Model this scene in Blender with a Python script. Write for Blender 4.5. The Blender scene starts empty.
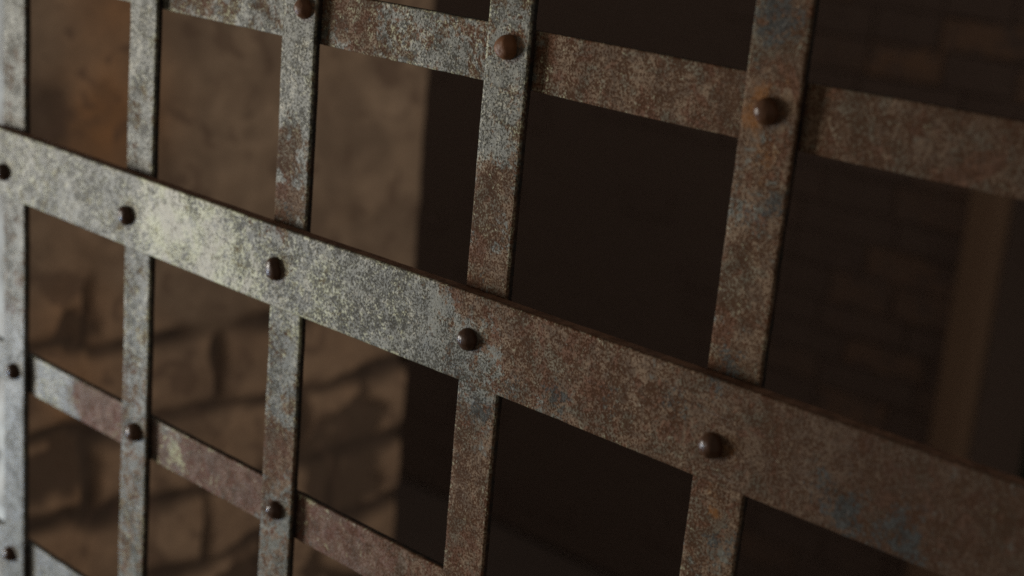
import bpy, math
import numpy as np
from mathutils import Matrix, Vector

sc = bpy.context.scene
COL = sc.collection
rng = np.random.default_rng(7)

# ------------------------------------------------------------------ helpers
def _hash(ix, iy, iz, seed):
    n = (ix * 374761393 + iy * 668265263 + iz * 2147483647 + seed * 1274126177) & 0xFFFFFFFF
    n = ((n ^ (n >> 13)) * 1274126177) & 0xFFFFFFFF
    n = (n ^ (n >> 16)) & 0xFFFF
    return n / 65535.0

def vnoise(P, scale, seed=0):
    """smooth value noise in 0..1 for an (n,3) array"""
    Q = np.asarray(P, float) * scale + 1000.0
    I = np.floor(Q).astype(np.int64); F = Q - I
    F = F * F * (3 - 2 * F)
    out = 0
    for dx in (0, 1):
        for dy in (0, 1):
            for dz in (0, 1):
                w = (F[:, 0] if dx else 1 - F[:, 0]) * (F[:, 1] if dy else 1 - F[:, 1]) * (F[:, 2] if dz else 1 - F[:, 2])
                out = out + w * _hash(I[:, 0] + dx, I[:, 1] + dy, I[:, 2] + dz, seed)
    return out

def fbm(P, scale, seed=0, octaves=4):
    a, s, t = 1.0, 0.0, 0.0
    for k in range(octaves):
        s = s + a * vnoise(P, scale * 2 ** k, seed + 17 * k); t += a; a *= 0.5
    return s / t

def mesh_obj(name, verts, faces, mat, parent=None, loc=(0, 0, 0), smooth=True, attrs=None):
    me = bpy.data.meshes.new(name)
    me.from_pydata(np.asarray(verts).tolist(), [], faces if isinstance(faces, list) else faces.tolist())
    me.materials.append(mat)
    if smooth:
        me.shade_smooth()
    for k, arr in (attrs or {}).items():
        at = me.attributes.new(k, 'FLOAT_COLOR', 'POINT')
        at.data.foreach_set('color', np.asarray(arr, np.float32).ravel())
    me.update()
    o = bpy.data.objects.new(name, me); COL.objects.link(o)
    o.parent = parent; o.location = loc
    return o

def tag(o, label=None, cat=None, group=None, kind=None):
    for k, v in (('label', label), ('category', cat), ('group', group), ('kind', kind)):
        if v: o[k] = v
    return o

def sstep(a, b, x):
    t = np.clip((x - a) / (b - a), 0, 1); return t * t * (3 - 2 * t)

# ------------------------------------------------------------------ material helpers
class NT:
    def __init__(self, name):
        self.m = bpy.data.materials.new(name); self.m.use_nodes = True
        self.t = self.m.node_tree; self.t.nodes.clear()
        self.out = self.n('ShaderNodeOutputMaterial'); self.b = self.n('ShaderNodeBsdfPrincipled')
        self.l(self.b.outputs[0], self.out.inputs[0])
        self.co = self.n('ShaderNodeTexCoord').outputs['Object']
    def n(self, ty, **kw):
        x = self.t.nodes.new(ty)
        for k, v in kw.items(): setattr(x, k, v)
        return x
    def l(self, a, b): self.t.links.new(a, b)
    def put(self, sock, v):
        if isinstance(v, bpy.types.NodeSocket): self.l(v, sock)
        else: sock.default_value = v
    def noise(self, scale, detail=3, rough=0.55, dist=0.0, co=None):
        x = self.n('ShaderNodeTexNoise'); x.inputs['Scale'].default_value = scale
        x.inputs['Detail'].default_value = detail; x.inputs['Roughness'].default_value = rough
        x.inputs['Distortion'].default_value = dist
        self.l(co or self.co, x.inputs['Vector']); return x.outputs['Fac']
    def math(self, op, a, b=0.0, c=0.0):
        x = self.n('ShaderNodeMath', operation=op)
        self.put(x.inputs[0], a); self.put(x.inputs[1], b); self.put(x.inputs[2], c); return x.outputs[0]
    def ramp(self, v, a, b, lo=0.0, hi=1.0):
        x = self.n('ShaderNodeMapRange', interpolation_type='SMOOTHSTEP')
        self.put(x.inputs[0], v); x.inputs[1].default_value = a; x.inputs[2].default_value = b
        x.inputs[3].default_value = lo; x.inputs[4].default_value = hi; return x.outputs[0]
    def mix(self, f, a, b, mode='MIX'):
        x = self.n('ShaderNodeMix', data_type='RGBA', blend_type=mode)
        self.put(x.inputs[0], f)
        for s, v in ((x.inputs[6], a), (x.inputs[7], b)):
            self.put(s, v if isinstance(v, bpy.types.NodeSocket) else (*v, 1.0))
        return x.outputs[2]
    def attr(self, name):
        x = self.n('ShaderNodeAttribute', attribute_name=name)
        s = self.n('ShaderNodeSeparateColor'); self.l(x.outputs['Color'], s.inputs[0])
        return s.outputs[0], s.outputs[1], s.outputs[2], x.outputs['Alpha']
    def bump(self, h, dist, strength=1.0):
        x = self.n('ShaderNodeBump'); x.inputs['Strength'].default_value = strength
        x.inputs['Distance'].default_value = dist; self.l(h, x.inputs['Height'])
        self.l(x.outputs[0], self.b.inputs['Normal'])

def mat_iron():
    k = NT('weathered_iron')
    pale, rust, blue, orange = k.attr('wear'); lilac, dark_brown, side, topf = k.attr('tone')
    c = lambda n, g: k.math('MULTIPLY', k.math('SUBTRACT', n, 0.5), g)
    n1 = k.noise(600, 2, 0.55); n2 = k.noise(250, 4, 0.62, 0.6); n3 = k.noise(46, 4, 0.62, 0.8)
    n4 = k.noise(380, 3, 0.6, 0.5); n5 = k.noise(110, 4, 0.65, 0.6); n6 = k.noise(75, 3, 0.6, 1.0)
    amp = k.ramp(n6, 0.35, 0.65, 0.65, 1.35)
    grain = k.math('MULTIPLY', amp, k.math('ADD', c(n1, 1.7), c(n2, 1.9)))
    # smooth grey skin, tan where rust stains it, red-brown in patches
    g = k.ramp(k.math('ADD', k.math('MULTIPLY', grain, 0.75), k.math('ADD', 0.5, c(n5, 1.5))), 0.05, 0.95)
    oxide = k.mix(g, (0.090, 0.086, 0.064), (0.255, 0.250, 0.198))
    tan = k.mix(k.ramp(k.math('ADD', n5, c(n4, 0.5)), 0.38, 0.62), (0.118, 0.074, 0.044), (0.236, 0.160, 0.100))
    redder = k.mix(k.ramp(n4, 0.3, 0.7), (0.100, 0.042, 0.021), (0.185, 0.092, 0.050))
    olive = k.mix(g, (0.085, 0.078, 0.052), (0.225, 0.206, 0.148))
    n3b = k.noise(62, 4, 0.6, 1.2)
    brown = k.mix(k.ramp(k.math('ADD', n3b, c(n4, 0.35)), 0.52, 0.60), tan, redder)
    brown = k.mix(k.ramp(k.math('ADD', n3, c(n2, 0.4)), 0.54, 0.62, 0.0, 0.65), brown, olive)
    rfac = k.ramp(k.math('ADD', rust, k.math('ADD', c(n3, 1.3), k.math('ADD', c(n5, 1.5), k.math('ADD', c(n4, 1.1), c(n2, 0.6))))), 0.28, 0.56)
    base = k.mix(rfac, oxide, brown)
    # crisp corrosion pits, crowded where the bar is rusty
    dens = k.math('SUBTRACT', k.math('ADD', k.math('MULTIPLY', rfac, 0.035), k.math('ADD', c(n6, 0.36), c(n3, 0.22))), k.ramp(pale, 0.45, 0.9, 0.0, 0.06))
    pn = k.noise(860, 2, 0.6, 0.3)
    pc = k.noise(330, 3, 0.65, 0.4)
    pit = k.math('MAXIMUM', k.ramp(k.math('ADD', pn, dens), 0.50, 0.60), k.math('MULTIPLY', k.ramp(k.math('ADD', pc, k.math('MULTIPLY', dens, 0.8)), 0.53, 0.63), k.ramp(rust, 0.2, 0.5, 0.85, 0.5)))
    pitcol = k.mix(rfac, (0.050, 0.044, 0.030), k.mix(n5, (0.054, 0.028, 0.016), (0.088, 0.036, 0.016)))
    # lilac-grey tint of the lower bars; its bluish part paints in sky reflection
    lf = k.ramp(k.math('ADD', lilac, k.math('ADD', c(n5, 1.1), c(n3, 0.8))), 0.3, 0.8)
    base = k.mix(k.math('MULTIPLY', lf, 0.50), base, k.mix(k.ramp(rust, 0.25, 0.6), (0.215, 0.230, 0.262), (0.155, 0.070, 0.060)))
    # worn pale zinc
    pf = k.ramp(k.math('ADD', k.math('ADD', pale, k.math('ADD', c(n5, 1.3), c(n6, 0.7))), grain), 0.40, 0.78)
    zinc = k.mix(k.ramp(n3, 0.40, 0.56), (0.380, 0.355, 0.262), (0.50, 0.505, 0.315))
    base = k.mix(k.math('MULTIPLY', pf, 0.9), base, zinc)
    base = k.mix(k.math('MULTIPLY', k.math('MULTIPLY', pit, k.ramp(pale, 0.3, 0.9, 0.88, 0.74)), k.ramp(lf, 0.0, 1.0, 1.0, 0.45)), base, pitcol)
    sf = k.ramp(k.math('ADD', dark_brown, k.math('ADD', c(n5, 0.6), c(n2, 0.5))), 0.15, 0.95)
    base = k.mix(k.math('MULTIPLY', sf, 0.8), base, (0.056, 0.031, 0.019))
    # black-green stains; just above the wide band they also paint in its shadow
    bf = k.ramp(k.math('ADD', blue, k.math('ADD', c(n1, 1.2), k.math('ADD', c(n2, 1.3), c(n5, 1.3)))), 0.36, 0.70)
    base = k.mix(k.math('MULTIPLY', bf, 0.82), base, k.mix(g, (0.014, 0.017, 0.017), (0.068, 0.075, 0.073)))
    # orange rust blooms
    of = k.ramp(k.math('ADD', orange, k.math('MULTIPLY', k.math('ADD', grain, c(n5, 1.5)), 0.6)), 0.22, 0.95)
    base = k.mix(k.math('MULTIPLY', of, 0.8), base, (0.25, 0.108, 0.034))
    # side faces of the bars painted near black, their shade put into the colour
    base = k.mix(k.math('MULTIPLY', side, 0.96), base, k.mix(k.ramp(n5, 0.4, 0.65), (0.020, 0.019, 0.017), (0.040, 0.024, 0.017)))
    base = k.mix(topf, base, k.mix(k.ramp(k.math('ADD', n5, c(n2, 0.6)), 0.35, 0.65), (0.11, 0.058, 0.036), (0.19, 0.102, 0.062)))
    mp = k.n('ShaderNodeMapping'); mp.inputs['Rotation'].default_value = (0, 0.62, 0); mp.inputs['Scale'].default_value = (22, 22, 900)
    k.l(k.co, mp.inputs['Vector']); scr = k.ramp(k.noise(1.0, 2, 0.5, 0.3, mp.outputs[0]), 0.70, 0.76)
    base = k.mix(k.math('MULTIPLY', scr, 0.22), base, (0.42, 0.38, 0.34))
    k.l(base, k.b.inputs['Base Color'])
    clean = k.math('MULTIPLY', k.math('SUBTRACT', 1.0, rfac), k.math('SUBTRACT', 1.0, side))
    nopit = k.math('SUBTRACT', 1.0, k.math('MULTIPLY', pit, 0.8))
    k.l(k.ramp(k.math('ADD', clean, c(n2, 1.2)), 0, 1, 0.68, 0.54), k.b.inputs['Roughness'])
    k.l(k.math('MULTIPLY', k.math('ADD', k.math('MULTIPLY_ADD', clean, 0.18, 0.15), k.math('MULTIPLY', k.math('ADD', lf, k.math('MULTIPLY', pf, 0.7)), 0.14)), nopit), k.b.inputs['Specular IOR Level'])
    k.bump(k.math('ADD', k.math('MULTIPLY', n2, 0.6), k.math('SUBTRACT', k.math('MULTIPLY', n1, 0.5), k.math('MULTIPLY', pit, 0.35))), 0.0005, 0.6)
    return k.m

def mat_rivet():
    k = NT('rusted_rivet')
    warm, _, _, _ = k.attr('wear')
    n1 = k.noise(500, 3); n2 = k.noise(160, 3)
    d = k.mix(n1, (0.018, 0.011, 0.008), (0.066, 0.034, 0.019))
    w = k.mix(n2, (0.085, 0.040, 0.020), (0.24, 0.10, 0.04))
    k.l(k.mix(warm, d, w), k.b.inputs['Base Color'])
    k.l(k.ramp(k.math('ADD', n2, k.math('MULTIPLY', warm, 0.25)), 0.35, 0.8, 0.2, 0.5), k.b.inputs['Roughness'])
    k.b.inputs['Specular IOR Level'].default_value = 0.22
    k.bump(k.math('ADD', n1, n2), 0.0004, 0.6)
    return k.m

def mat_pier():
    k = NT('old_masonry')
    mortar, plaster, ochre, dark_brown = k.attr('wear')
    n1 = k.noise(9, 5, 0.6, 0.6); n2 = k.noise(38, 4, 0.6); n3 = k.noise(150, 3)
    brick = k.mix(n1, (0.20, 0.120, 0.072), (0.36, 0.255, 0.175))
    pl = k.mix(n1, (0.185, 0.122, 0.078), (0.36, 0.270, 0.195))
    c = k.mix(plaster, brick, pl)
    c = k.mix(k.math('MULTIPLY', ochre, 0.95), c, (0.40, 0.20, 0.085))
    c = k.mix(k.math('MULTIPLY', dark_brown, 0.8), c, (0.075, 0.050, 0.036))
    c = k.mix(k.math('MULTIPLY', mortar, 0.97), c, (0.026, 0.015, 0.010))
    c = k.mix(k.ramp(n2, 0.35, 0.75, 0.35, 0.0), c, (0.10, 0.068, 0.048))
    n5 = k.noise(21, 3, 0.6, 1.2)
    c = k.mix(k.ramp(n5, 0.54, 0.64, 0.0, 0.60), c, (0.100, 0.062, 0.043))
    day_tint, _, _, _ = k.attr('day_tint')
    c = k.mix(k.math('MULTIPLY', day_tint, k.ramp(n1, 0.3, 0.6, 0.6, 1.0)), c, (0.40, 0.42, 0.42))  # front face tinted pale blue-grey, painting in the daylight on it
    k.l(c, k.b.inputs['Base Color']); k.b.inputs['Roughness'].default_value = 0.9
    k.bump(k.math('ADD', n2, k.math('MULTIPLY', n3, 0.4)), 0.004, 0.8)
    return k.m

def mat_brick():
    k = NT('sooty_brick')
    warm, tone, mort, _ = k.attr('wear')
    n1 = k.noise(14, 4); n2 = k.noise(17, 3, 0.6, 1.5)
    dark = k.mix(n1, (0.165, 0.116, 0.096), (0.235, 0.170, 0.138))
    hot = k.mix(n2, (0.31, 0.185, 0.118), (0.40, 0.235, 0.145))
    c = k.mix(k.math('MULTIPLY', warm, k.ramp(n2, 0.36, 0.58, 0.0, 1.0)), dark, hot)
    c = k.mix(mort, c, (0.205, 0.148, 0.120))
    k.l(c, k.b.inputs['Base Color']); k.b.inputs['Roughness'].default_value = 0.95
    k.b.inputs['Specular IOR Level'].default_value = 0.1
    k.bump(n2, 0.004)
    return k.m

def mat_plain(name, a, b, scale, rough=0.9, spec=0.2, stretch=None):
    k = NT(name)
    co = k.co
    if stretch:
        mp = k.n('ShaderNodeMapping'); mp.inputs['Scale'].default_value = stretch
        k.l(co, mp.inputs['Vector']); co = mp.outputs[0]
    n1 = k.noise(scale, 5, 0.6, 0.5, co)
    k.l(k.mix(n1, a, b), k.b.inputs['Base Color'])
    k.b.inputs['Roughness'].default_value = rough
    k.b.inputs['Specular IOR Level'].default_value = spec
    k.bump(n1, 0.004)
    return k.m

IRON = mat_iron(); RIVET = mat_rivet(); PIER = mat_pier(); BRICK = mat_brick()
FLOOR = mat_plain('floor_stone', (0.14, 0.105, 0.088), (0.20, 0.15, 0.126), 6)
TIMBER = mat_plain('old_timber', (0.27, 0.170, 0.108), (0.36, 0.232, 0.152), 7, stretch=(6, 6, 0.6))
DARKWALL = mat_plain('dark_plaster', (0.075, 0.092, 0.070), (0.10, 0.118, 0.092), 4)

# ------------------------------------------------------------------ the grille
# grille coordinates: a = along the grille, h = height, n = towards the viewer; Blender = (a, -n, h)
T_V, T_W = 0.0046, 0.0084        # thickness of the uprights, of the wide band
W_V, W_W, W_N = 0.0268, 0.0452, 0.0278
VX = [-0.4406, -0.2936, -0.1500, 0.0, 0.1454]
VT = [0.0011, 0.0012, -0.0015, 0.0006, 0.0065]
YT, YL, YB = 0.1358, -0.1465, -0.2878
TILT_T, TILT_L, TILT_W = 0.0001, 0.0034, 0.0
# (a, h, radius, strength)
PALE = [(-0.252, 0.002, 0.034, .66), (-0.21, -0.004, 0.036, .62), (-0.165, -0.008, .03, .35), (-0.30, 0.0, 0.05, .12), (-0.40, 0.006, 0.06, .22), (-0.173, -0.021, 0.025, .55),
        (-0.113, -0.008, 0.04, .35), (-0.058, -0.002, 0.03, .22), (-0.136, -0.034, 0.022, .45), (-0.29, 0.09, 0.05, .25),
        (-0.13, 0.138, 0.04, .12), (-0.06, 0.138, 0.05, .22), (0.0, 0.12, 0.05, .20), (0.0, 0.168, 0.03, .25), (-0.152, 0.10, 0.03, .25), (-0.23, 0.139, .04, .2),
        (-0.29, -0.07, 0.04, .35), (-0.15, -0.075, 0.04, .15), (-0.40, -0.147, .03, .3), (-0.255, -.148, .012, .6), (-0.29, -0.21, 0.05, .25), (0.138, 0.155, .012, .3)]
RUST = [(-0.006, 0.032, 0.022, .6), (-0.003, 0.070, 0.016, .5), (-0.152, 0.033, 0.014, .7), (-0.157, 0.062, 0.012, .5), (0.079, 0.138, 0.05, .6),
        (-0.223, -0.144, 0.02, .6), (-0.190, -0.143, 0.02, .8), (-0.069, -0.14, 0.04, .7), (0.037, 0.014, 0.025, .6), (0.085, 0.014, 0.03, .5),
        (-0.35, -0.148, 0.022, .7), (0.156, 0.166, 0.012, .7), (0.154, 0.148, 0.014, .6), (0.22, 0.13, 0.06, .6), (0.0, -0.09, 0.04, .6), (-0.15, -0.11, .02, .4),
        (0.145, 0.06, 0.02, .4), (0.20, 0.01, 0.05, .45), (0.14, -0.035, 0.015, .4), (0.12, -0.012, .03, .4), (-0.11, .138, .02, .35), (-0.24, .139, .02, .3)]
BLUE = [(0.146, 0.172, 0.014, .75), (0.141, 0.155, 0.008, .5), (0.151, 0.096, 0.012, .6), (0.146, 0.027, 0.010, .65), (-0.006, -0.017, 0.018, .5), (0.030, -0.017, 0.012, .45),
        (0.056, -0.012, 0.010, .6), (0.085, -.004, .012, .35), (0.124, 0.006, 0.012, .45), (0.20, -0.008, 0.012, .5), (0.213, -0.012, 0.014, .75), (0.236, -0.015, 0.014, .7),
        (0.0, -0.036, 0.012, .65), (0.150, -0.052, 0.012, .55), (-0.027, -0.014, 0.014, .45), (-0.268, .012, .006, .5), (-0.003, 0.10, 0.012, .35), (-0.09, 0.014, 0.02, .35), (0.0, 0.026, 0.008, .45), (-0.2936, 0.027, 0.009, .5), (-0.15, 0.026, 0.009, .55),  # blobs on uprights above the wide band: stain plus painted shadow
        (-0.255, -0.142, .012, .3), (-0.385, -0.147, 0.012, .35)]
ORANGE = [(0.1410, 0.1425, 0.0060, 1.0), (0.1385, 0.1315, 0.0065, .95), (0.1440, 0.1240, 0.006, .5), (0.1455, -0.040, 0.004, .85), (0.1450, -0.031, 0.006, .35), (0.147, 0.136, .011, .38), (0.0015, 0.1405, .009, .3), (0.152, 0.150, .006, .3), (0.142, 0.12, .012, .3), (0.149, 0.118, .006, .5), (0.148, 0.107, .005, .4), (0.008, -0.001, .004, .4), (0.154, -0.006, .005, .45), (-0.138, 0.1415, .005, .5), (0.009, 0.143, .004, .6), (0.0, 0.131, .005, .35), (-0.142, -0.148, .005, .3), (-0.143, -0.004, .005, .3)]

RIV = [(-0.4364, -0.0057), (-0.2913, -0.0036), (-0.1484, -0.0026), (0.0007, -0.0001), (0.1467, -0.0063),
       (-0.1444, 0.1396), (0.0025, 0.1405), (0.1468, 0.1355), (-0.4384, -0.1479), (-0.2902, -0.1453), (-0.1476, -0.1463), (-0.4426, -0.2887)]

def blobs(a, h, lst):
    out = np.zeros_like(a)
    for (x, y, r, s) in lst:
        out = np.maximum(out, s * np.exp(-((a - x) ** 2 + (h - y) ** 2) / (r * r)))
    return out

def tone_at(G, U, V, w, t, wide, back):
    a, h = G[:, 0], G[:, 1]
    low = sstep(-0.06, -0.13, h)
    lil = low * (1 - sstep(-.10, .02, a)) * (0.66 if back else 0.30) + (0.0 if wide or back else 0.30 * (1 - sstep(-.42, -.34, a)))
    dark_brown = (0.80 if wide else 0.62) * sstep(0.04, 0.25, a) if (wide or back) else np.zeros_like(a)  # crossbars turn darker brown towards the right end
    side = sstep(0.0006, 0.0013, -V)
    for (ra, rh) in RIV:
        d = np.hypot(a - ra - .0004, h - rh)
        dark_brown = np.maximum(dark_brown, 0.75 * sstep(0.0086, 0.0062, d) * (0.5 + vnoise(G, 300, 8)))
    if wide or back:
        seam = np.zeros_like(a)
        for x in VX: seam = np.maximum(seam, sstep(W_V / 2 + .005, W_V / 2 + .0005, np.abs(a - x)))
        if back: dark_brown = np.maximum(dark_brown, 0.8 * seam * (0.3 + vnoise(G, 130, 5)))
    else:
        dark_brown = np.maximum(dark_brown, 0.8 * sstep(W_W / 2 + .0045, W_W / 2, np.abs(h)) * (0.4 + vnoise(G, 160, 6)))
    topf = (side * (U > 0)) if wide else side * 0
    return np.clip(np.stack([lil, dark_brown, side, topf], 1), 0, 1.2)

def wear_at(G, back=False, upright=False):
    a, h = G[:, 0], G[:, 1]
    wob = np.stack([fbm(G, 90, 3, 3) - .5, fbm(G, 90, 9, 3) - .5], 1) * 0.014
    a2, h2 = a + wob[:, 0], h + wob[:, 1]
    general = 0.32 * (1 - sstep(-0.25, 0.16, a)) - 0.10 * (1 - sstep(-0.36, -0.27, a))
    if upright: general = general * 0.62 - 0.07 * (1 - sstep(-.22, -.10, a)) + 0.10 * (1 - sstep(.05, .10, np.abs(a - 0.02))) + 0.10 * sstep(.1, .13, a) - 0.16 * (1 - sstep(-.42, -.34, a))
    low = sstep(-0.02, -0.16, h)
    pale = general * (1 - 0.25 * low) + blobs(a2, h2, PALE)
    rust = 0.07 + 0.50 * sstep(-0.06, 0.10, a) + 0.22 * low + 1.35 * blobs(a2, h2, RUST)
    pale = pale - 0.35 * blobs(a2, h2, RUST)
    if back: rust += 0.22; pale -= 0.07
    if upright: rust += 0.10 * (1 - sstep(-.05, .05, a))
    rust -= 0.45 * (1 - sstep(-.375, -.345, a2)) * sstep(-.1, -.13, h)
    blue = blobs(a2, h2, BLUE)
    orange = blobs(a + wob[:, 0] * .3, h + wob[:, 1] * .3, ORANGE)
    return np.clip(np.stack([pale, rust, blue, orange], 1), 0, 1.2)

def profile(w, t, bev, step):
    """rounded rectangle, counter-clockwise seen along +length; u across, v from -t (back) to 0 (front)"""
    pts = []
    def arc(cu, cv, a0):
        for k in range(4):
            a = math.radians(a0 + 30 * k); pts.append((cu + bev * math.cos(a), cv + bev * math.sin(a)))
    def seg(p, q, st):
        m = max(1, int(round(math.hypot(q[0] - p[0], q[1] - p[1]) / st)))
        for k in range(1, m): pts.append((p[0] + (q[0] - p[0]) * k / m, p[1] + (q[1] - p[1]) * k / m))
    W = w / 2
    arc(W - bev, -bev, 0); seg((W - bev, 0), (-W + bev, 0), step)
    arc(-W + bev, -bev, 90); seg((-W, -bev), (-W, -t + bev), step)
    arc(-W + bev, -t + bev, 180); seg((-W + bev, -t), (W - bev, -t), step * 4)
    arc(W - bev, -t + bev, 270); seg((W, -t + bev), (W, -bev), step)
    return np.array(pts)

def bar(name, L0, L1, centre, w, t, front, slope, vertical, parent, base, label=None, bev=0.0007, seed=0, back=False):
    """a flat forged bar: rounded section swept along its length, edges worn and faces slightly uneven"""
    pr = profile(w, t, bev, 0.0016)
    n = int((L1 - L0) / 0.002); s = np.linspace(L0, L1, n + 1)
    S = np.repeat(s, len(pr)); U = np.tile(pr[:, 0], n + 1); V = np.tile(pr[:, 1], n + 1)
    Pn = np.stack([S, U + 3 * seed, V], 1)
    edge = sstep(w / 2 - 0.003, w / 2, np.abs(U))
    nick = np.clip(fbm(Pn, 70, 5 + seed, 4) - 0.60, 0, 1) * 0.0010
    wid = 1 + (vnoise(np.stack([S, S * 0 + seed, S * 0], 1), 14, 11) - .5) * 0.012
    U = U * wid - np.sign(U) * edge * (nick + (vnoise(Pn, 170, 2) - .5) * 0.00014)
    V0 = V.copy()
    V = V + (fbm(Pn, 35, seed, 3) - .5) * 0.0009 + (vnoise(Pn, 260, 31 + seed) - .5) * 0.00012
    cen = centre + slope * S + (vnoise(np.stack([S, S * 0 + seed + .5, S * 0], 1), 7, 23) - .5) * 0.0008
    if vertical:
        G = np.stack([cen + U, S, front + V], 1)
    else:
        G = np.stack([S, cen + U, front + V], 1)
    m = len(pr)
    i, j = np.meshgrid(np.arange(n), np.arange(m), indexing='ij')
    a = i * m + j; b = i * m + (j + 1) % m
    q = np.stack([a, b, b + m, a + m], -1).reshape(-1, 4)
    if vertical: q = q[:, ::-1]
    q = q[:, ::-1] if True else q
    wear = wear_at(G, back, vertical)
    rim = sstep(w / 2 - 0.0022, w / 2 - 0.0006, np.abs(U)) * (V0 > -0.0012)
    wear[:, 0] += 0.22 * rim * (1 - sstep(0.1, 0.2, G[:, 0]))
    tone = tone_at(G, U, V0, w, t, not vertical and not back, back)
    B = np.stack([G[:, 0], -G[:, 2], G[:, 1]], 1) - np.array(base)
    faces = q.tolist()
    cap0 = list(range(m)); cap1 = list(range(n * m, n * m + m))
    faces += [cap0 if vertical else cap0[::-1], cap1[::-1] if vertical else cap1]
    pl = np.array(parent.location)
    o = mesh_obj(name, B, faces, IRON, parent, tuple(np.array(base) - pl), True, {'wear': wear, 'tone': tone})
    me = o.data
    me.set_sharp_from_angle(angle=math.radians(50))
    if label: o['label'] = label
    return o

def rivet(parent, a, h, n, r, ht, warm, seed, point=0.0):
    R, K = 20, 9
    q = np.random.default_rng(seed + 40); r = r * q.uniform(.94, 1.07); ht = ht * q.uniform(.80, 1.05); warm = warm + q.uniform(0, .12)
    vs, fs = [], []
    for k in range(K):
        t = k / (K - 1)
        ang = t * math.pi / 2
        rr = r * math.cos(ang) ** 0.85; z = ht * math.sin(ang) ** 0.95
        for i in range(R):
            th = 2 * math.pi * i / R
            vs.append((rr * math.cos(th), -z, rr * math.sin(th) * (1 + point * max(0, math.sin(th)) ** 3)))
    vs = np.array(vs)
    d = (fbm(vs + seed * 0.31, 170, seed, 3) - .5)
    vs = vs * (1 + d[:, None] * 0.34)
    vs[:R, 1] = 0.0012                                   # the rim sinks into the bar
    vs = np.vstack([vs, [[0, -ht * 0.985, 0]]])
    for k in range(K - 2):
        for i in range(R):
            j = (i + 1) % R
            fs.append([k * R + i, k * R + j, (k + 1) * R + j, (k + 1) * R + i])
    for i in range(R):
        fs.append([(K - 2) * R + i, (K - 2) * R + (i + 1) % R, len(vs) - 1])
    wear = np.zeros((len(vs), 4)); wear[:, 0] = warm; wear[:, 3] = 1
    root = parent.parent
    loc = Vector((a - 0.0017, -n, h)) - root.location - parent.location
    return mesh_obj('rivet', vs, fs, RIVET, parent, tuple(loc), True, {'wear': wear})

grille = bpy.data.objects.new('iron_grille', None); COL.objects.link(grille)
grille.location = (-0.08, 0, -0.62)
tag(grille, 'old riveted iron grille of flat bars, pale and worn at left, rusty brown at right', 'grille')

TOP, BOT, LEFT, RIGHT = 0.52, -0.62, -0.62, 0.52
ups = []
for i, (x, t) in enumerate(zip(VX, VT)):
    ups.append(bar('vertical_bar', BOT, TOP, x, W_V, T_V, 0.0, t, True, grille, (x, 0, BOT), seed=i))
wide = bar('wide_crossbar', LEFT, RIGHT, 0.0, W_W, T_W, T_W, TILT_W, False, grille, (LEFT, 0, 0),
           'broad flat band riveted across the front of the uprights', bev=0.0009, seed=11)
for i, (y, t) in enumerate(((YT, TILT_T), (YL, TILT_L), (YB, TILT_L))):
    bar('narrow_crossbar', LEFT, RIGHT, y, W_N, T_V, -T_V - 0.0002, t, False, grille, (LEFT, 0, y), seed=20 + i, back=True)

for k, (a, h, pt) in enumerate([(-0.4364, -0.0057, 0), (-0.2913, -0.0036, 0), (-0.1484, -0.0026, .35), (0.0007, -0.0001, 0), (0.1467, -0.0063, 0)]):
    rivet(wide, a, h, T_W, 0.0058, 0.0056, [0, 0, .15, .05, .1][k], k + 1, pt)
for u, a, h, wm in [(2, -0.1444, 0.1396, .55), (3, 0.0025, 0.1405, 1.0), (4, 0.1468, 0.1355, .35),
                    (0, -0.4384, -0.1479, 0), (1, -0.2902, -0.1453, .1), (2, -0.1476, -0.1463, 0), (0, -0.4426, -0.2887, 0)]:
    rivet(ups[u], a, h, 0.0, 0.0058, 0.0056, wm, int(100 * abs(a)) + 7)

# ------------------------------------------------------------------ masonry pier behind the left of the grille
PX, PY0, PY1, PZ0, PZ1 = -0.8, 0.20, 0.745, -1.6, 1.15     # side face x, near and far y, bottom, top

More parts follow.
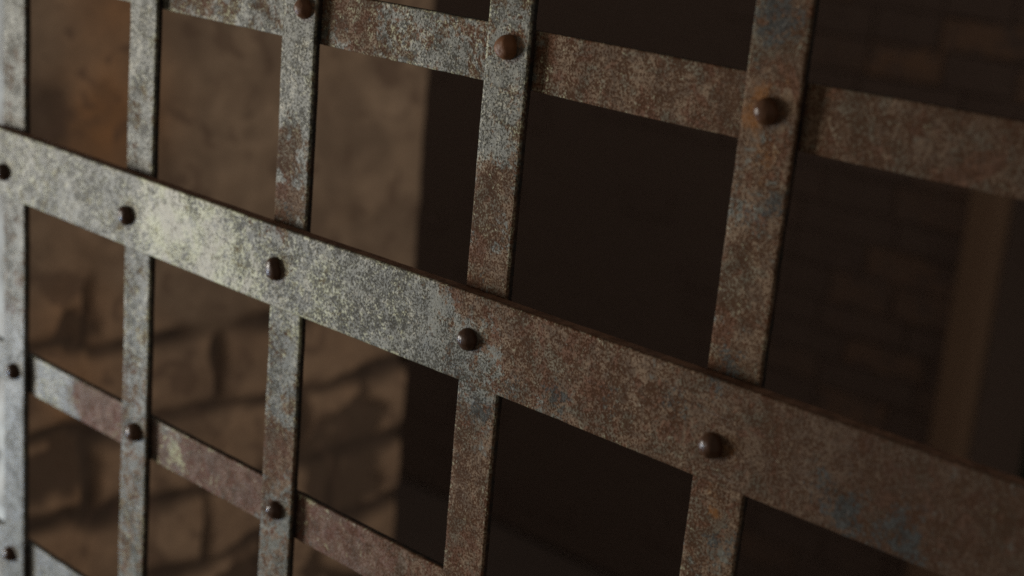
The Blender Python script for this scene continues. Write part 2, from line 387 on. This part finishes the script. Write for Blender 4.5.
JH = [-0.96, -0.86, -0.76, -0.66, -0.562, -0.476, -0.385, -0.292, -0.196, -0.10]
JV = {-0.292: [0.29, 0.60], -0.385: [0.453], -0.476: [0.285, 0.57], -0.562: [0.44, 0.629], -0.66: [0.33, 0.52], -0.76: [0.27, .44, 0.62], -0.86: [0.35, .55], -0.96: [.27, .48, .66]}
def pier_fields(y, z, P):
    """y along the face, z height -> mortar, plaster, ochre, soot, depth"""
    wob = (fbm(P, 9, 4, 3) - .5) * 0.036
    wob2 = (fbm(P, 11, 8, 3) - .5) * 0.036
    zz = z + wob - 0.018 * (1 - sstep(0.26, 0.30, y)); yy = y + wob2
    jw = 0.0058 + 0.013 * sstep(.3, .75, fbm(P, 13, 12, 3))
    m = np.zeros_like(z)
    for j in JH:
        m = np.maximum(m, 1 - sstep(0.35, 1.25, np.abs(zz - j) / jw))
    for j in JH:
        top = [q for q in JH if q > j]
        hi = min(top) if top else 9
        inside = (zz > j - .001) & (zz < hi)
        for v in JV.get(hi if False else j, []):
            m = np.maximum(m, np.where(inside, 1 - sstep(0.3, 1.2, np.abs(yy - v) / (jw * 0.85)), 0))
    edge = -0.262 + (fbm(P, 8, 40, 3) - .5) * 0.16 + 0.05 * sstep(.45, .3, y) 
    pl = sstep(-0.02, 0.02, z - edge)
    pitted = sstep(0.64, 0.70, fbm(P, 15, 77, 3))
    m = np.maximum(m * (1 - 0.88 * pl), 0.85 * pitted * (1 - 0.6 * pl))
    och = np.exp(-(((y - .305) / .06) ** 2 + ((z + .06) / .06) ** 2)) + .7 * np.exp(-(((y - .31) / .05) ** 2 + ((z - .07) / .06) ** 2)) + .45 * np.exp(-(((y - .27) / .04) ** 2 + ((z + .33) / .15) ** 2))
    och = np.clip(och * (0.6 + 0.9 * fbm(P, 18, 51, 3)), 0, 1)
    dark_brown = np.exp(-(((y - .232) / .026) ** 4 + ((z + .045) / .04) ** 4)) + .55 * np.exp(-(((y - .38) / .05) ** 2 + ((z - .035) / .03) ** 2)) + .5 * sstep(.55, .72, fbm(P, 10, 61, 4))
    dark_brown = np.clip(dark_brown, 0, 1)
    dep = 0.013 * m - 0.004 * pl + (fbm(P, 6, 90, 4) - .5) * 0.014 + (fbm(P, 40, 93, 3) - .5) * 0.006
    return m, pl, och, dark_brown, dep

def pier_face(axis):
    """dense relief grid; axis 'side' = face towards +x, 'front' = face towards the viewer, 'end' = far end"""
    nz = 340
    z = np.linspace(PZ0, PZ1, nz)
    if axis == 'side': u = np.linspace(PY0, PY1, 130)
    else: u = np.concatenate([np.linspace(0, 0.5, 90), np.linspace(0.53, 3.0, 60)])
    U, Z = np.meshgrid(u, z, indexing='ij'); U, Z = U.ravel(), Z.ravel()
    if axis == 'side': P = np.stack([np.full_like(U, PX), U, Z], 1)
    elif axis == 'front': P = np.stack([PX - U, np.full_like(U, PY0), Z], 1)
    else: P = np.stack([PX - U, np.full_like(U, PY1), Z], 1)
    yy = U if axis == 'side' else (PY0 + U if axis == 'front' else PY1 - U)
    m, pl, och, dark_brown, dep = pier_fields(yy, Z, P)
    # both faces share the corner offsets, so the corner closes; worn round near it
    Q = P.copy()
    fade = np.ones_like(U)
    cy0 = np.stack([np.full_like(Z, PX), np.full_like(Z, PY0), Z], 1)
    chip0 = 0.006 + 0.022 * fbm(cy0, 14, 33, 3)
    if axis == 'side':
        r0 = np.exp(-(U - PY0) / 0.012); r1 = np.exp(-(PY1 - U) / 0.012)
        Q[:, 0] -= dep * (1 - r0) * (1 - r1) + chip0 * r0 + chip0 * r1
        Q[:, 1] += chip0 * (U == PY0) - chip0 * (U == PY1)
    else:
        r0 = np.exp(-U / 0.012)
        sgn = 1 if axis == 'front' else -1
        Q[:, 1] += sgn * (dep * (1 - r0) + chip0 * r0)
        Q[:, 0] -= chip0 * (U == 0)
    nu = len(u)
    i, j = np.meshgrid(np.arange(nu - 1), np.arange(nz - 1), indexing='ij')
    a = i * nz + j
    q = np.stack([a, a + nz, a + nz + 1, a + 1], -1).reshape(-1, 4)
    if axis == 'front': q = q[:, ::-1]
    return Q, q, np.stack([m, pl, och, dark_brown], 1)

vs, qs, ws, wa = [], [], [], []; off = 0
for ax in ('side', 'front', 'end'):
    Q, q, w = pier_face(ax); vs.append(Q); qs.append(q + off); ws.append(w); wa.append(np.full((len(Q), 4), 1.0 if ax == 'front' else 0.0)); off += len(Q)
# back and top closing faces
cl = np.array([(PX - 3.0, PY0, PZ0), (PX - 3.0, PY1, PZ0), (PX - 3.0, PY1, PZ1), (PX - 3.0, PY0, PZ1), (PX - .02, PY0 + .02, PZ1 - .001), (PX - .02, PY1 - .02, PZ1 - .001), (PX - 3.0, PY1, PZ1 - .001), (PX - 3.0, PY0, PZ1 - .001)])
vs.append(cl); qs.append(np.array([[off, off + 3, off + 2, off + 1], [off + 4, off + 5, off + 6, off + 7]])); ws.append(np.zeros((8, 4))); wa.append(np.zeros((8, 4)))
base = np.array([PX - 1.5, (PY0 + PY1) / 2, PZ0])
pier = mesh_obj('brick_pier', np.vstack(vs) - base, np.vstack(qs), PIER, None, tuple(base), True, {'wear': np.vstack(ws), 'day_tint': np.vstack(wa)})
tag(pier, 'brown pier of old bricks with patchy plaster behind the left bars', 'pier')

# ------------------------------------------------------------------ dim back wall of bricks
def box(c, d, rot=0.0):
    x, y, z = d[0] / 2, d[1] / 2, d[2] / 2
    v = np.array([(-x, -y, -z), (x, -y, -z), (x, y, -z), (-x, y, -z), (-x, -y, z), (x, -y, z), (x, y, z), (-x, y, z)])
    f = np.array([[0, 3, 2, 1], [4, 5, 6, 7], [0, 1, 5, 4], [1, 2, 6, 5], [2, 3, 7, 6], [3, 0, 4, 7]])
    if rot:
        cs, sn = math.cos(rot), math.sin(rot); v = v @ np.array([[cs, 0, sn], [0, 1, 0], [-sn, 0, cs]])
    return v + np.array(c), f

BWY = 2.5
bx0, bx1, OPEN, HEAD = -3.6, -0.25, -0.86, -0.24    # wall ends, left side and head of the doorway
vs, fs, ws = [], [], []; off = 0
def addb(v, f, w):
    global off
    vs.append(v); fs.append(f + off); ws.append(np.tile(w, (len(v), 1))); off += len(v)
v, f = box(((bx0 + OPEN) / 2, BWY + .16, (HEAD - 1.6) / 2), (OPEN - bx0, 0.28, 1.6 + HEAD)); addb(v, f, (0, 0, 1, 1))
v, f = box(((bx0 + bx1) / 2, BWY + .16, (HEAD + 1.25) / 2), (bx1 - bx0, 0.28, 1.25 - HEAD - .002)); addb(v, f, (0, 0, 1, 1))
z = -1.6; row = 0
while z < 1.2:
    hgt = 0.072 + rng.uniform(-.008, .008)
    x = bx0 + (0.12 if row % 2 else 0.0)
    xe = bx1 if z > HEAD else OPEN - .03
    while x < xe - 0.05:
        wdt = min(rng.uniform(0.15, 0.26), xe - x)
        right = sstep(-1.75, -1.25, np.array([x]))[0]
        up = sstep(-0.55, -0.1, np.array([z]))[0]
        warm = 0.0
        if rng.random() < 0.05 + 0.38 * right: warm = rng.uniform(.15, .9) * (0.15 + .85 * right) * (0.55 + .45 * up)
        if right > 0.02 or rng.random() < .2:
            out = 0.006 * right * rng.uniform(0.0, 1.0)
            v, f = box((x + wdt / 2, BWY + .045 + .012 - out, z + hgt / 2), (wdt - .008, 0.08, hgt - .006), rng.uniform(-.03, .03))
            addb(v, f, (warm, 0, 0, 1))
        x += wdt
    z += hgt; row += 1
base = np.array([(bx0 + bx1) / 2, BWY, -1.6])
wall = mesh_obj('brick_wall', np.vstack(vs) - base, np.vstack(fs), BRICK, None, tuple(base), False, {'wear': np.vstack(ws)})
tag(wall, 'sooty brick wall in deep gloom to the left of the timber post', 'wall')

# timber post at the end of the wall
def post(cx, cy, w, d, z0, z1):
    n = 60; zz = np.linspace(z0, z1, n)
    pr = profile(w, d, 0.012, 0.02); m = len(pr)
    Z = np.repeat(zz, m); U = np.tile(pr[:, 0], n); V = np.tile(pr[:, 1], n) + d / 2
    N = np.stack([U * 3, V * 3, Z], 1)
    k = 1 + (fbm(N, 5, 3, 3) - .5) * 0.10
    P = np.stack([U * k, -V * k, Z - z0], 1)
    i, j = np.meshgrid(np.arange(n - 1), np.arange(m), indexing='ij')
    a = i * m + j; b = i * m + (j + 1) % m
    q = np.stack([a, b, b + m, a + m], -1).reshape(-1, 4).tolist()
    q += [list(range(m))[::-1], list(range((n - 1) * m, n * m))]
    o = mesh_obj('timber_post', P, q, TIMBER, None, (cx, cy, z0), True)
    o.data.set_sharp_from_angle(angle=math.radians(50))
    return o
tag(post(-0.858, 2.40, 0.074, 0.06, -1.6, HEAD - .004), 'brown upright timber post at the far right, out of focus in the gloom', 'post')

# wall deep behind the post
v, f = box((-1.0, 3.75, -0.175), (5.5, 0.2, 2.85))
o = mesh_obj('plaster_wall', v - np.array([-1.0, 3.75, -1.6]), f, DARKWALL, None, (-1.0, 3.75, -1.6), False)
tag(o, 'almost black plain wall seen past the right side of the timber post', 'wall')

# floor
n = 40
gx, gy = np.meshgrid(np.linspace(-4, 3, n), np.linspace(-1.5, 4.2, n), indexing='ij')
Pf = np.stack([gx.ravel(), gy.ravel(), np.full(n * n, -1.602)], 1)
Pf[:, 2] -= fbm(Pf, 3, 5, 3) * 0.02
i, j = np.meshgrid(np.arange(n - 1), np.arange(n - 1), indexing='ij'); a = i * n + j
q = np.stack([a, a + n, a + n + 1, a + 1], -1).reshape(-1, 4)
tag(mesh_obj('floor', Pf, q, FLOOR), kind='structure')

# ------------------------------------------------------------------ light
w = bpy.data.worlds.new("World"); sc.world = w; w.use_nodes = True
bg = w.node_tree.nodes['Background']
bg.inputs[0].default_value = (1.0, 0.90, 0.80, 1); bg.inputs[1].default_value = 0.14

def look(o, target):
    o.rotation_euler = (Vector(target) - o.location).to_track_quat('-Z', 'Y').to_euler()

L = bpy.data.lights.new('window_light', 'AREA'); L.shape = 'RECTANGLE'; L.size = 0.36; L.size_y = 0.62
L.energy = 29; L.color = (1.0, 0.955, 0.865)
lo = bpy.data.objects.new('window_light', L); COL.objects.link(lo)
lo.location = (-1.7, -0.95, -0.25); look(lo, (-0.05, 0, 0.02))

K = bpy.data.lights.new('sky_light', 'AREA'); K.shape = 'RECTANGLE'; K.size = 0.16; K.size_y = 0.16
K.energy = 7.0; K.color = (0.50, 0.72, 1.0)
ko = bpy.data.objects.new('sky_light', K); COL.objects.link(ko)
ko.location = (-1.75, -0.70, -0.75); look(ko, (-0.35, 0, -0.2))

S = bpy.data.lights.new('pier_fill', 'SPOT'); S.energy = 31; S.color = (1.0, 0.86, 0.70)  # added spot without a visible source, brightens the pier's side face
S.spot_size = math.radians(42); S.spot_blend = 0.7; S.shadow_soft_size = 0.15
so = bpy.data.objects.new('pier_fill', S); COL.objects.link(so)
so.location = (0.9, 1.0, 0.15); look(so, (-0.8, 0.46, -0.22))

# ------------------------------------------------------------------ camera
Rm = [[0.72491521, -0.24550357, 0.64360386], [0.08730381, 0.9595429, 0.26768538], [-0.68328323, -0.13786013, 0.71702065]]
cam = bpy.data.cameras.new('camera'); co = bpy.data.objects.new('camera', cam); COL.objects.link(co)
cx, cy, cz = 0.48519948, 0.22382503, 0.52192734
M = Matrix(((Rm[0][0], Rm[0][1], Rm[0][2], cx), (-Rm[2][0], -Rm[2][1], -Rm[2][2], -cz), (Rm[1][0], Rm[1][1], Rm[1][2], cy), (0, 0, 0, 1)))
co.matrix_world = M
cam.sensor_width = 36; cam.lens = 36 * 1536.16 / 1024
cam.clip_start = 0.02; cam.clip_end = 50
cam.dof.use_dof = True; cam.dof.focus_distance = 0.735; cam.dof.aperture_fstop = 54.0 / 8.5
sc.camera = co

sc.view_settings.view_transform = 'Standard'; sc.view_settings.look = 'None'
sc.view_settings.exposure = 0; sc.view_settings.gamma = 1
sc.cycles.use_denoising = False
sc.cycles.max_bounces = 6
